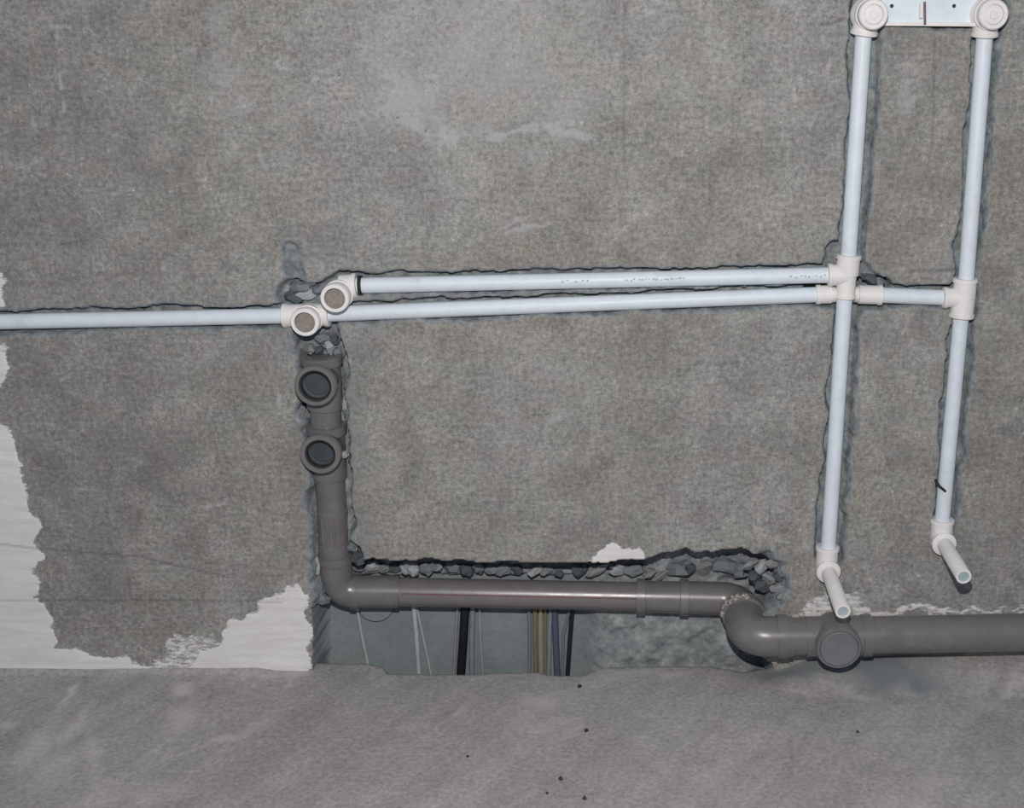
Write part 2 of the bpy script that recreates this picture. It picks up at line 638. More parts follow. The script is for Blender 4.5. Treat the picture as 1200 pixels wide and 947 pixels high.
def blot(u, v, ru, rv, amt, ang=0.0):
    """pale (+) or dark (-) film on the plaster, or broad painted flash falloff"""
    global blob
    cx, cz = Zp(u, v)
    k = 0.00108
    c, s = math.cos(ang), math.sin(ang)
    dx = (X - cx) / k + wx * 60
    dz = -(Z - cz) / k + wz * 60
    a = (dx * c + dz * s) / ru
    b = (-dx * s + dz * c) / rv
    blob += amt * np.exp(-(a * a + b * b))


for a in [(250, 45, 28, 40, .26), (270, 95, 30, 28, .20), (265, 130, 40, 18, .14), (600, 70, 190, 110, .15), (470, 115, 22, 34, .24, -.5), (505, 145, 45, 9, .20, .45),
          (560, 165, 40, 8, .20, .1), (640, 145, 40, 8, .12, -.4), (745, 150, 26, 24, -.26), (765, 60, 50, 90, -.05), (85, 285, 24, 16, .22, .5), (75, 300, 10, 16, .2),
          (182, 486, 34, 14, .20, -.5), (140, 30, 50, 30, -.12), (110, 210, 90, 50, -.10), (60, 460, 60, 60, -.12), (150, 560, 110, 60, -.14),
          (130, 690, 80, 40, -.12), (215, 585, 60, 30, -.05), (245, 590, 14, 14, .14), (190, 660, 18, 30, .14), (900, 200, 60, 120, .04),
          (1060, 90, 16, 20, .24), (1058, 110, 12, 16, .2), (1060, 420, 30, 12, .12), (1090, 250, 50, 60, -.05), (1010, 690, 26, 24, .16), (1100, 665, 22, 14, .14),
          (680, 430, 90, 40, .07), (560, 470, 110, 60, .05), (860, 580, 70, 40, .10), (910, 590, 20, 16, .16), (800, 440, 60, 90, -.06), (620, 580, 60, 50, -.05),
          (470, 560, 60, 60, .05), (840, 90, 70, 60, .08), (700, 270, 120, 20, .08, .1), (330, 140, 60, 60, .05), (20, 20, 20, 20, .1), (955, 20, 14, 10, -.22), (345, 300, 10, 12, -.16),
          (1172, 115, 5, 6, -.4), (1030, 255, 5, 4, -.35)]:
    blot(*a)
blot(90, 400, 230, 420, -.10)  # broad flash falloff painted into the tone: sides darker, top centre paler
blot(1130, 450, 130, 330, -.05)
blot(620, 60, 230, 140, .10)
blob += 0.22 * (fbm(X, Z, 0.16, 3, 3) - 0.5) + 0.20 * (fbm(X, Z, 0.03, 7, 3) - 0.5)


def stroke(px, w, amt):
    global pencil
    pts = [Zp(u, v) for u, v in px]
    for a, b in zip(pts[:-1], pts[1:]):
        d, _ = seg_dist(X, Z, a, b)
        pencil = np.maximum(pencil, amt * sstep(w + 0.0014, w - 0.0006, d))


stroke([(732, -20), (732, 70), (731, 200)], 0.0008, .38)
stroke([(0, 637), (46, 643), (160, 652), (270, 677)], 0.0009, .50)
stroke([(-20, 703), (50, 703), (330, 705)], 0.0009, .42)
stroke([(1070, 317), (1122, 316)], 0.0012, .55)
stroke([(1148, 314), (1170, 314)], 0.0010, .35)
stroke([(1095, 45), (1094, 150), (1091, 180)], 0.0010, .40)
stroke([(962, 28), (975, 28), (988, 22)], 0.0014, .6)
stroke([(902, 590), (902, 612)], 0.0010, .5)
stroke([(120, 68), (155, 71)], 0.0012, .35)
stroke([(68, 30), (70, 75), (72, 130)], 0.0008, .0)


def scrape(px, w, amt):
    """broken pale scrape left by the trowel"""
    global blob
    pts = [Zp(u, v) for u, v in px]
    D = np.full(X.shape, 1e9)
    for a, b in zip(pts[:-1], pts[1:]):
        d, _ = seg_dist(X + wx * .012, Z + wz * .012, a, b)
        D = np.minimum(D, d)
    brk = sstep(0.40, 0.60, fbm(X, Z, 0.012, 5, 2))
    blob += amt * brk * sstep(w, w * .3, D)


for px_, w_, a_ in [([(67, 35), (70, 75), (72, 132)], .003, .55), ([(50, 15), (62, 35), (105, 36)], .003, .4), ([(322, 74), (352, 92), (398, 90)], .003, .5),
                    ([(455, 85), (462, 120), (482, 142), (520, 158), (562, 168)], .009, .45), ([(535, 165), (590, 158), (632, 148), (690, 160)], .006, .4),
                    ([(36, 135), (39, 155)], .004, .4), ([(120, 148), (133, 182)], .004, .5), ([(130, 228), (150, 215)], .005, .4), ([(324, 455), (326, 478)], .003, .6),
                    ([(560, 280), (640, 262), (670, 255)], .005, .35), ([(585, 265), (650, 250)], .004, .3), ([(300, 180), (312, 200)], .004, .35), ([(238, 595), (262, 590)], .005, .5),
                    ([(975, 60), (972, 80)], .003, .6), ([(1105, 398), (1101, 412)], .004, .7), ([(1190, 408), (1197, 412)], .004, .5), ([(700, 150), (750, 168)], .005, .35),
                    ([(200, 560), (245, 540), (300, 520)], .006, .22), ([(430, 460), (470, 500)], .005, .25), ([(800, 400), (870, 420)], .005, .25), ([(1060, 540), (1075, 545)], .004, .4),
                    ([(505, 460), (540, 430), (590, 410)], .005, .2), ([(640, 500), (690, 470)], .005, .22), ([(830, 60), (870, 80)], .006, .25), ([(930, 110), (950, 150)], .005, .25)]:
    scrape(px_, w_, a_)
white = np.clip(white, 0, 1)
blob = np.clip(blob, 0, 1)

Y = depth
nx, nz = X.shape
V = np.stack([X, Y, Z], -1).reshape(-1, 3)
MASK = np.stack([white, np.clip(mortar, 0, 1), blob, np.clip(pencil, 0, 1)], -1).reshape(-1, 4)
I = np.arange(nx * nz).reshape(nx, nz)
Q = np.stack([I[:-1, :-1], I[1:, :-1], I[1:, 1:], I[:-1, 1:]], -1).reshape(-1, 4)


def grid_obj(name, V, Q, mask, mat, parent=None):
    used, inv = np.unique(Q.ravel(), return_inverse=True)
    vv = V[used].astype(np.float32)
    qq = inv.reshape(-1, 4).astype(np.int32)
    me = bpy.data.meshes.new(name)
    me.vertices.add(len(vv))
    me.vertices.foreach_set('co', vv.ravel())
    me.loops.add(qq.size)
    me.loops.foreach_set('vertex_index', qq.ravel())
    me.polygons.add(len(qq))
    me.polygons.foreach_set('loop_start', np.arange(0, qq.size, 4, dtype=np.int32))
    me.update(calc_edges=True)
    me.polygons.foreach_set('use_smooth', np.ones(len(qq), bool))
    ca = me.color_attributes.new('mask', 'FLOAT_COLOR', 'POINT')
    ca.data.foreach_set('color', mask[used].astype(np.float32).ravel())
    me.materials.append(mat)
    me.update()
    o = bpy.data.objects.new(name, me)
    col.objects.link(o)
    if parent:
        o.parent = parent
    return o


def fmax(a):
    return np.maximum.reduce([a[:-1, :-1], a[1:, :-1], a[1:, 1:], a[:-1, 1:]]).ravel()


cls = np.zeros(len(Q), int)
fw = fmax(white)
cxq = 0.25 * (X[:-1, :-1] + X[1:, :-1] + X[1:, 1:] + X[:-1, 1:]).ravel()
czq = 0.25 * (Z[:-1, :-1] + Z[1:, :-1] + Z[1:, 1:] + Z[:-1, 1:]).ravel()
cls[fmax(niche) > 0.5] = 1
wm = (fw > 0.12) & (cls == 0)
zone = [(cxq < P(205, 700).x) & (czq < P(0, 470).z), (cxq >= P(205, 700).x) & (cxq < P(500, 700).x),
        (cxq >= P(500, 700).x) & (cxq < P(840, 700).x), cxq >= P(840, 700).x]
wall = grid_obj('wall_back', V, Q[(cls == 0) & ~wm], MASK, M_WALL)
wall['kind'] = 'structure'
wall['label'] = 'rough grey cement plastered wall with pipe chases cut into it'
rest = wm.copy()
for z_, lb in zip(zone, ['ragged white skim coat at the lower left corner', 'white skim coat beside the open niche',
                         'small white skim coat scrap above the drain', 'pale plaster smear above the thick drain']):
    sel = wm & z_
    rest &= ~z_
    if sel.any():
        o = grid_obj('plaster_patch', V, Q[sel], MASK, M_WALL, wall)
        o['label'] = lb
if rest.any():
    o = grid_obj('plaster_patch', V, Q[rest], MASK, M_WALL, wall)
    o['label'] = 'white skim coat flecks at the left edge'
o = grid_obj('niche_lining', V, Q[cls == 1], MASK, M_NICHE, wall)
o['label'] = 'bluish grey raw concrete inside the open niche'

# ------------------------------------------------------------------ floor
edge_px = [(-200, 787), (0, 787), (180, 785), (320, 782), (345, 777), (367, 775), (432, 775), (448, 779), (455, 787), (560, 788), (580, 786), (632, 785),
           (640, 788), (685, 789), (694, 783), (712, 779), (780, 777), (830, 778), (870, 785), (895, 781), (910, 778), (1300, 778)]
eu = np.array([F(u, v).x for u, v in edge_px])
ey = np.array([F(u, v).y for u, v in edge_px])
fxs = axis_coords(-1.9, 1.7, -0.85, 0.60, 0.004, 0.05)
e = np.interp(fxs, eu, ey)
xl, xr = F(366, 775).x, F(905, 779).x
inside = (fxs > xl) & (fxs < xr)
e = np.where(inside, e + 0.004 * (fbm(fxs, fxs * 0, 0.02, 2, 3) - 0.5), np.maximum(e, 0.012))
ts = np.concatenate([np.linspace(0, 0.5, 12)[:-1], np.linspace(0.5, 0.76, 40)[:-1], np.linspace(0.76, 1, 110)])
FX, T = np.meshgrid(fxs, ts, indexing='ij')
FY = -2.0 + T * (e[:, None] + 2.0)
FZ = 0.004 * (fbm(FX, FY, 0.25, 4, 3) - 0.5) + 0.0016 * (fbm(FX, FY, 0.03, 6, 3) - 0.5)
# mortar fillet where the thick drain meets the floor
fil = sstep(F(900, 785).x, F(960, 785).x, FX) * sstep(-0.075, 0.0, FY)
FZ += 0.020 * fil * (0.8 + 0.6 * fbm(FX, FY, 0.08, 8, 2))
fil2 = sstep(F(330, 785).x, F(300, 785).x, FX) * sstep(-0.015, 0.005, FY)
FZ += 0.006 * fil2
# broken slab edge at the niche drops down into the trench
lip = ((FX > xl) & (FX < xr)) * sstep(e[:, None] - 0.008, e[:, None], FY)
FZ -= 0.004 * lip
dust = np.zeros_like(FX)
cove_shade = np.zeros_like(FX)
dark = np.zeros_like(FX)


def fblot(arr, u, v, ru, rv, amt, ang=0.0):
    c0 = F(u, v)
    kx, ky = 0.00098, 0.0019
    c, s = math.cos(ang), math.sin(ang)
    nn = (fbm(FX, FY, 0.03, 5, 3) - 0.5) * 24
    dx = (FX - c0.x) / kx + nn
    dy = -(FY - c0.y) / ky + nn
    a = (dx * c + dy * s) / ru
    b = (-dx * s + dy * c) / rv
    arr += 1.35 * amt * np.exp(-(a * a + b * b))


for a in [(82, 812, 5, 16, .8), (92, 845, 9, 22, .55), (110, 885, 34, 8, .45, .8), (45, 870, 14, 34, .4), (60, 900, 24, 20, .25), (214, 812, 14, 6, .6), (210, 845, 18, 28, .42), (10, 852, 14, 5, .5),
          (265, 865, 46, 6, .40, -.45), (535, 835, 26, 4, .35, -1.0), (630, 820, 30, 12, .30), (700, 800, 60, 10, .22, -.35), (1010, 817, 34, 4, .45, .25), (930, 810, 20, 3, .3), (1180, 815, 60, 6, .40, -.35),
          (470, 850, 40, 6, .18), (1150, 790, 50, 4, .3), (320, 790, 60, 5, .25), (780, 790, 60, 6, .3), (340, 800, 5, 10, .4), (1080, 930, 90, 12, .18, -.4), (850, 900, 90, 10, .12, -.5),
          (640, 850, 70, 20, .15), (150, 930, 80, 14, .18)]:
    fblot(dust, *a)
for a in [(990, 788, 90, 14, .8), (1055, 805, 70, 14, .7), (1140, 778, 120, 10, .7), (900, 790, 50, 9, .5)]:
    fblot(cove_shade, *a)  # shade below the thick drain, painted into the floor colour
fnx, fnt = FX.shape
FV = np.stack([FX, FY, FZ], -1)
# skirt: the cut face of the slab, and its underside
sk = FV[:, -1:, :].copy()
sk[:, :, 2] = -0.165
sk[:, :, 1] += 0.002
FV = np.concatenate([FV, sk], 1)
pad = lambda a: np.concatenate([a, a[:, -1:]], 1)
FM = np.stack([np.clip(pad(dust), 0, 1), np.clip(pad(cove_shade), 0, 1), np.clip(pad(dark), 0, 1), np.ones((fnx, fnt + 1))], -1).reshape(-1, 4)
I = np.arange(fnx * (fnt + 1)).reshape(fnx, fnt + 1)
FQ = np.stack([I[:-1, :-1], I[1:, :-1], I[1:, 1:], I[:-1, 1:]], -1).reshape(-1, 4)
floor = grid_obj('floor', FV.reshape(-1, 3), FQ, FM, M_FLOOR)
floor['kind'] = 'structure'
floor['label'] = 'dusty grey cement screed floor with a broken edge at the niche'

# ------------------------------------------------------------------ rubble stuck in the chases (pieces of the wall)
random.seed(5)
lump_meshes = []
lump_mats = [plastic('pale_mortar_crumb', (0.36, 0.385, 0.395, 1), 0.95, 0.2, 0.2, 200), plastic('slate_mortar_crumb', (0.185, 0.208, 0.222, 1), 0.95, 0.25, 0.2, 200),
             plastic('dark_mortar_crumb', (0.09, 0.105, 0.115, 1), 0.95, 0.25, 0.2, 200), plastic('grey_mortar_crumb', (0.24, 0.25, 0.252, 1), 0.95, 0.25, 0.2, 200)]


def lump_mesh(seed, mat):
    """an angular broken crumb: a cube with two bevel-like cuts and shaken corners"""
    r = random.Random(seed)
    n = 6
    vs, fs = [], []
    for i, (z, q) in enumerate(((-1, .72), (-.35, 1.05), (.45, .98), (1, .55))):
        for k in range(n):
            a = 2 * math.pi * (k + r.uniform(-.28, .28)) / n
            rr = q * r.uniform(.72, 1.2)
            vs.append((rr * math.cos(a), rr * math.sin(a), z + r.uniform(-.22, .22)))
    for i in range(3):
        for k in range(n):
            k2 = (k + 1) % n
            fs.append((i * n + k, i * n + k2, (i + 1) * n + k2, (i + 1) * n + k))
    fs.append(tuple(reversed(range(n))))
    fs.append(tuple(range(3 * n, 4 * n)))
    me = bpy.data.meshes.new('mortar_lump')
    me.from_pydata(vs, [], fs)
    me.materials.append(mat)
    return me


for mi, m in enumerate(lump_mats):
    lump_meshes.append([lump_mesh(10 * mi + k, m) for k in range(3)])


def lump(u, v, y, ru, rv, mi):
    me = random.choice(lump_meshes[mi])
    o = bpy.data.objects.new('mortar_lump', me)
    col.objects.link(o)
    o.parent = wall
    o.location = P(u, v, y + 0.009)
    k = 0.00108
    o.scale = (ru * k * random.uniform(1.1, 1.9), min(ru, rv) * k * 1.3, rv * k * random.uniform(.9, 1.4))
    o.rotation_euler = (random.uniform(-.5, .5), random.uniform(-.5, .5), random.uniform(-.9, .9))


for u, v, y, ru, rv, mi in [
    (420, 663, .060, 7, 6, 1), (437, 664, .060, 8, 5, 0), (449, 666, .062, 6, 4, 3), (481, 666, .050, 10, 7, 0), (474, 667, .05, 4, 6, 0), (462, 665, .064, 6, 5, 2), (500, 667, .062, 7, 6, 1),
    (512, 664, .058, 8, 5, 3), (528, 663, .064, 7, 6, 1), (547, 668, .058, 6, 6, 2), (560, 665, .062, 7, 6, 1), (575, 668, .058, 6, 5, 3), (590, 668, .062, 8, 5, 1), (606, 667, .064, 6, 5, 2),
    (628, 669, .055, 8, 4, 0), (640, 669, .060, 7, 4, 3), (655, 672, .055, 5, 3, 2), (676, 668, .058, 4, 6, 2), (684, 666, .064, 3, 6, 2), (698, 669, .055, 12, 6, 3), (724, 668, .058, 10, 5, 0),
    (716, 663, .06, 5, 4, 2), (745, 668, .060, 8, 5, 1), (762, 672, .052, 6, 5, 3), (790, 667, .066, 13, 7, 1), (776, 674, .060, 8, 3, 3), (826, 664, .066, 6, 8, 3),
    (808, 668, .068, 5, 9, 2), (848, 662, .064, 12, 9, 1), (868, 668, .052, 8, 9, 1), (880, 660, .012, 7, 5, 3), (893, 664, .010, 8, 5, 0), (905, 660, .008, 5, 4, 3), (884, 674, .012, 6, 5, 2),
    (900, 677, .008, 7, 5, 3), (912, 676, .004, 5, 4, 2), (907, 690, .000, 6, 4, 3), (893, 686, .010, 6, 6, 2), (917, 668, .002, 5, 5, 3), (920, 709, -.002, 5, 4, 2), (916, 698, -.002, 6, 4, 3),
    (342, 318, .002, 6, 5, 1), (350, 336, .004, 9, 7, 1), (362, 330, .004, 7, 5, 3), (345, 348, .004, 6, 5, 2), (338, 304, .002, 5, 4, 1), (358, 344, .006, 8, 6, 0), (372, 340, .006, 6, 5, 1),
    (352, 404, .014, 4, 5, 1), (362, 408, .010, 7, 5, 3), (374, 410, .012, 5, 4, 2), (386, 408, .010, 4, 7, 0), (392, 398, .014, 5, 5, 2), (356, 414, .012, 5, 4, 2), (396, 414, .010, 6, 5, 1), (380, 396, .016, 8, 5, 1),
    (411, 448, .004, 6, 7, 3), (404, 474, .010, 3, 9, 0), (410, 486, .008, 4, 8, 1), (393, 508, .006, 5, 6, 3), (404, 533, .000, 3, 3, 0), (358, 496, .012, 4, 6, 2), (354, 478, .012, 4, 5, 1), (414, 540, .006, 5, 4, 2),
    (366, 610, .010, 4, 9, 1), (370, 662, .012, 3, 9, 0), (373, 690, .012, 6, 9, 1), (377, 702, .012, 8, 5, 1), (414, 640, .010, 6, 7, 1), (420, 654, .012, 6, 6, 2), (357, 620, .002, 4, 4, 2), (355, 638, .002, 5, 3, 1),
    (1026, 312, .004, 5, 5, 1), (1020, 326, .006, 6, 4, 2), (1030, 330, .004, 6, 4, 1), (1025, 301, .002, 3, 4, 0), (1015, 322, .008, 5, 3, 2),
]:
    lump(u, v, y, ru, rv, mi)

# ------------------------------------------------------------------ water pipes
RP, RF = 0.0098, 0.0147      # pipe and fitting radii


def strip_pipe(u0, v0, u1, v1, y, parent, name='pipe', r=RP):
    return MB().tube([P(u0, v0, y), P(u1, v1, y)], r, 24).build(name, M_PIPE, parent)


def socket(mb, a, b, r=RF, n=28):
    """a fitting socket with a small raised lip at end b"""
    a, b = Vector(a), Vector(b)
    L = (b - a).length
    lip = min(0.005, L * 0.3)
    mb.lathe(a, b - a, [(0, 0), (0, r * 0.97), (L - lip, r * 0.97), (L - lip, r * 1.06), (L - 0.0008, r * 1.06), (L, r * 1.0), (L, 0)], n)


YU, YL, YV = 0.001, 0.003, -0.001
run_u = thing('water_pipe', 'white plastic water pipe run with upper tap outlet, feeding the left mixer riser', 'pipe', P(400, 334, YU))
run_l = thing('water_pipe', 'white plastic water pipe run crossing from the left edge, feeding the right mixer riser', 'pipe', P(0, 377, YL))


def outlet(fu, fv, yf, ybase, parent, name, r=0.0178, ri=0.0128):
    """a threaded tap outlet facing the room, photo centre of its face and its depth"""
    c = P(fu, fv, yf)
    b = Vector((c.x, ybase, c.z))
    L = (c - b).length
    mb = MB()
    mb.lathe(b, (0, -1, 0), [(0, 0), (0, r * 1.02), (L * 0.45, r * 1.02), (L * 0.47, r * 0.93), (L * 0.68, r * 0.93), (L * 0.70, r * 1.0), (L - 0.0015, r), (L, r * 0.95), (L, ri), (L - 0.011, ri), (L - 0.011, 0)], 36)
    o = mb.build(name, M_FIT, parent)
    ins = MB()
    prof = [(L - 0.0105, 0), (L - 0.0105, ri * 0.99)]
    ins.lathe(b, (0, -1, 0), [(L - 0.0010, ri * 0.999), (L - 0.0020, ri * 0.93), (L - 0.0035, ri * 0.99), (L - 0.0045, ri * 0.91), (L - 0.006, ri * 0.97), (L - 0.007, ri * 0.90), (L - 0.0072, 0)], 32)
    io = ins.build('threaded_insert', M_BRASS, o)
    io['label'] = 'dull brown threaded insert'
    return o, b, c


# lower run: left pipe, tap tee, middle pipe, crossover, right pipe, tee, riser and drop
lp = strip_pipe(-850, 394.5, 340, 370, YL, run_l)
o1, b1, c1 = outlet(357, 378, -0.026, 0.004, run_l, 'tap_outlet')
mb = MB()
a0 = P(360, 369.5, YL)
socket(mb, a0, P(332, 370, YL), RF)
socket(mb, a0, P(386, 368.5, YL), RF)
mb.build('tee_socket', M_FIT, o1)
mp = strip_pipe(380, 368.2, 560, 361, YL, run_l)
MB().tube([P(560, 361, YL), P(965, 345, YL)], RP, 24).build('pipe', M_PIPE, run_l)
# crossover bridge behind the left riser
xp = [P(960, 345.2, YL), P(974, 345, YL), P(982, 345, YL + .022), P(998, 345, YL + .022), P(1008, 345, YL), P(1030, 345.5, YL)]
cr = MB().tube(rounded(xp, 0.012, 6), RP * 1.06, 20).build('crossover_bend', M_FIT, run_l)
mb = MB()
socket(mb, P(974, 345, YL), P(956, 345.4, YL), 0.0118)
mb.build('socket', M_FIT, cr)
mb = MB()
socket(mb, P(1006, 345, YL), P(1033.5, 345.8, YL), 0.0122)
mb.build('socket', M_FIT, cr)
strip_pipe(1028, 345.6, 1125, 349.5, YL, run_l)
# right riser: mixer elbow, pipe, tee, pipe, drop elbow
strip_pipe(1154.5, 34, 1132, 330, YV, run_l, 'riser_pipe')
strip_pipe(1128, 352, 1104, 612, YV, run_l, 'riser_pipe')
mb = MB()
tc = P(1129.5, 349, YV)
socket(mb, tc, P(1131.5, 326, YV), RF)
socket(mb, tc, P(1126.5, 372, YV), RF)
socket(mb, tc, P(1105, 348.8, YV), 0.0125)
mb.build('tee', M_FIT, run_l)

# upper run
o2, b2, c2 = outlet(392, 350, -0.036, 0.004, run_u, 'tap_outlet')
mb = MB()
socket(mb, P(399, 335.5, YU), P(418.5, 334.4, YU), RF)
mb.build('elbow_socket', M_FIT, o2)
pu1 = strip_pipe(410, 334.8, 700, 328.5, YU, run_u)
pu2 = strip_pipe(700, 328.5, 985, 322, YU, run_u)
band = MB()
band.lathe(P(420.5, 334.4, YU), P(425, 334.3, YU) - P(420.5, 334.4, YU), [(0, RP), (0, RP * 1.25), (0.0042, RP * 1.25), (0.0042, RP)], 24)
bo = band.build('black_ring', M_RUB, pu1)  # plain black ring between elbow socket and pipe
bo['label'] = 'thin black ring beside the tap elbow'
strip_pipe(1012.5, 32, 994, 305, YV, run_u, 'riser_pipe')
strip_pipe(990, 345, 970.2, 648, YV, run_u, 'riser_pipe')
mb = MB()
tc = P(992.6, 322, YV)
socket(mb, tc, P(995, 298.5, YV), RF)
socket(mb, tc, P(990.3, 349.5, YV), 0.0122)
socket(mb, tc, P(970, 322.5, YV), RF * .93)
mb.build('tee', M_FIT, run_u)


def print_marks(u0, v0, u1, v1, y, parent, n=14, seed=1):
    """faint unreadable factory print along a pipe: small flat dashes on its face"""
    r = random.Random(seed)
    mb = MB()
    for i in range(n):
        t = (i + r.uniform(-.3, .3)) / (n - 1)
        c = P(u0 + (u1 - u0) * t, v0 + (v1 - v0) * t, y)
        ax = (P(u1, v1, y) - P(u0, v0, y)).normalized()
        L = r.uniform(0.002, 0.0042)
        q = math.radians(r.uniform(2, 14))
        nrm = Vector((0, -math.cos(q), math.sin(q)))
        mb.box(c + nrm * RP, (L, 0.0008, r.uniform(.0012, .0026)), ax.to_track_quat('X', 'Z').to_matrix())
    o = mb.build('print_marking', M_PRT, parent, 0)
    o['label'] = 'faint grey unreadable print'


print_marks(735, 327.7, 800, 326.2, YU, pu2, 16, 3)
print_marks(925, 324.0, 972, 322.8, YU, pu2, 9, 5)
print_marks(660, 328.9, 690, 328.5, YU, pu1, 5, 9)


def drop_stub(u, v, fu, fv, yend, parent):
    """elbow at the foot of a riser with a short pipe stub sticking out into the room"""
    c = P(u, v, YV)
    e_ = P(fu, fv, yend)
    up = (P(u + 1.6, v - 26, YV) - c)
    d = (e_ - c).normalized()
    mb = MB()
    socket(mb, c - up.normalized() * 0.006, c + up * 0.9, RF)
    mb.lathe(c - d * 0.004, d, [(-0.008, 0), (-0.007, RF * 0.6), (-0.003, RF * 0.9), (0.002, RF * 0.98), (0.016, RF * 0.98), (0.016, RF * 1.08), (0.0205, RF * 1.08), (0.0212, RF), (0.0212, 0)], 28)
    eo = mb.build('elbow', M_FIT, parent)
    L = (e_ - c).length
    st = MB().lathe(c, d, [(0.012, RP), (L - 0.0008, RP), (L, RP * 0.95), (L, RP * 0.70), (L - 0.012, RP * 0.68), (L - 0.012, 0)], 28)
    so = st.build('stub_pipe', M_FIT, parent)
    pl = MB().lathe(c, d, [(L - 0.0015, RP * 0.705), (L - 0.0018, RP * 0.4), (L - 0.0018, 0)], 24)
    po = pl.build('end_plug', M_TEAL, so)
    po['label'] = 'pale teal end face'
    return so


s1 = drop_stub(968.5, 664, 988, 717, -0.118, run_u)
s2 = drop_stub(1103, 632, 1129.5, 676, -0.112, run_l)
# loose black marker stroke / wire on the right drop
w = MB().tube(rounded([P(1096, 562, -0.012), P(1101, 570, -0.0125), P(1108, 576, -0.011)], 0.006, 4), 0.0017, 8)
wo = w.build('wire_end', M_INK, run_l)
wo['label'] = 'short black wire end on the right riser'


def mixer_elbow(fu, fv, yf, pu, pv, parent):
    c = P(fu, fv, yf)
    base = Vector((c.x, 0.006, c.z))
    L = (c - base).length
    mb = MB()
    # rounded body, boss and collar
    mb.lathe(base, (0, -1, 0), [(0, 0), (0, 0.0205), (L * .30, 0.0205), (L * .36, 0.0185), (L * .62, 0.0182), (L * .64, 0.0168), (L - .0015, 0.0168), (L, 0.0155), (L, 0.0115), (L - .006, 0.0112), (L - .006, 0)], 36)
    foot = P(pu, pv, YV)
    top = Vector((foot.x + (base.x - foot.x) * 0.6, YV - .003, base.z))
    socket(mb, top, foot, 0.0152)
    eo = mb.build('mixer_elbow', M_FIT, parent)
    pl = MB().lathe(base, (0, -1, 0), [(L - .0055, 0.0113), (L - .0015, 0.0112), (L - .0005, 0.0100), (L - .0005, 0.0052), (L + .002, 0.0050), (L + .002, 0)], 24)
    pl.build('plug', M_FIT, eo)
    return base


mixer_elbow(1024, 17, -0.034, 1012, 41, run_u)
mixer_elbow(1165, 17, -0.034, 1153.5, 43, run_l)

# mounting plate between the two mixer elbows
pa, pb = P(1032, 9, -0.002), P(1152, 10, -0.002)
plate = thing('mixer_mounting_plate', 'white plastic mounting plate joining the two mixer outlets at the top', 'bracket', (pa + pb) / 2)
mb = MB()
ax = (pb - pa).normalized()
rot = ax.to_track_quat('X', 'Z').to_matrix()
mid = (pa + pb) / 2
Lp = (pb - pa).length
hp = 0.040
mb.box(mid, (Lp, 0.007, hp), rot)
mb.build('plate_body', M_PIPE, plate, 0, 0.001)
mb = MB()
low = P(1092, 19.2, -0.004)
mb.box(Vector((mid.x, -0.006, mid.z - hp / 2 + 0.002)), (Lp, 0.012, 0.0042), rot)
mb.build('plate_flange', M_FIT, plate, 0, 0.0006)
mb = MB()
mb.box(Vector((mid.x, -0.006, mid.z + hp / 2 - 0.002)), (Lp, 0.012, 0.0042), rot)
mb.build('plate_flange', M_FIT, plate, 0, 0.0006)
for u in (1045, 1118):
    c = P(u, 7, -0.0056)
    mb = MB().lathe(c, (0, -1, 0), [(0, 0), (0, 0.0022), (0.0006, 0.0022), (0.0006, 0.0012), (0.0002, 0)], 16)
    h_ = mb.build('screw_hole', M_INK, plate)
mb = MB()
c = P(1079.5, 13, -0.010)
mb.box(c, (0.0035, 0.006, 0.016))
mb.build('centre_tab', M_FIT, plate, 0, 0.0005)
mb = MB().tube([P(1083.5, 2, -0.0135), P(1084, 29, -0.0135)], 0.0015, 8)
mk = mb.build('centre_pin', plastic('dull_red_brown_metal', (0.16, 0.10, 0.10, 1), 0.5), plate)
mk['label'] = 'thin dull reddish centre pin'

# ------------------------------------------------------------------ drain
RD, RD5 = 0.0200, 0.0250
YH = 0.046      # depth of the horizontal run
YR = -0.040     # depth of the thick right pipe
drain = thing('drain_pipe', 'grey plastic drain pipe from two open tees down and along to the right', 'pipe', P(392, 700, 0.03))


def YS(v):
    """the riser leans back a little towards the niche"""
    t = (v - 420) / 270.0
    return 0.010 + 0.030 * max(0, min(1, t))


def rp(v):
    u = 379.5 + (v - 452) * 0.067
    return P(u, v, YS(v))


# riser pieces
MB().tube([rp(420), rp(640)], RD, 28).build('riser_pipe', M_GREY, drain)


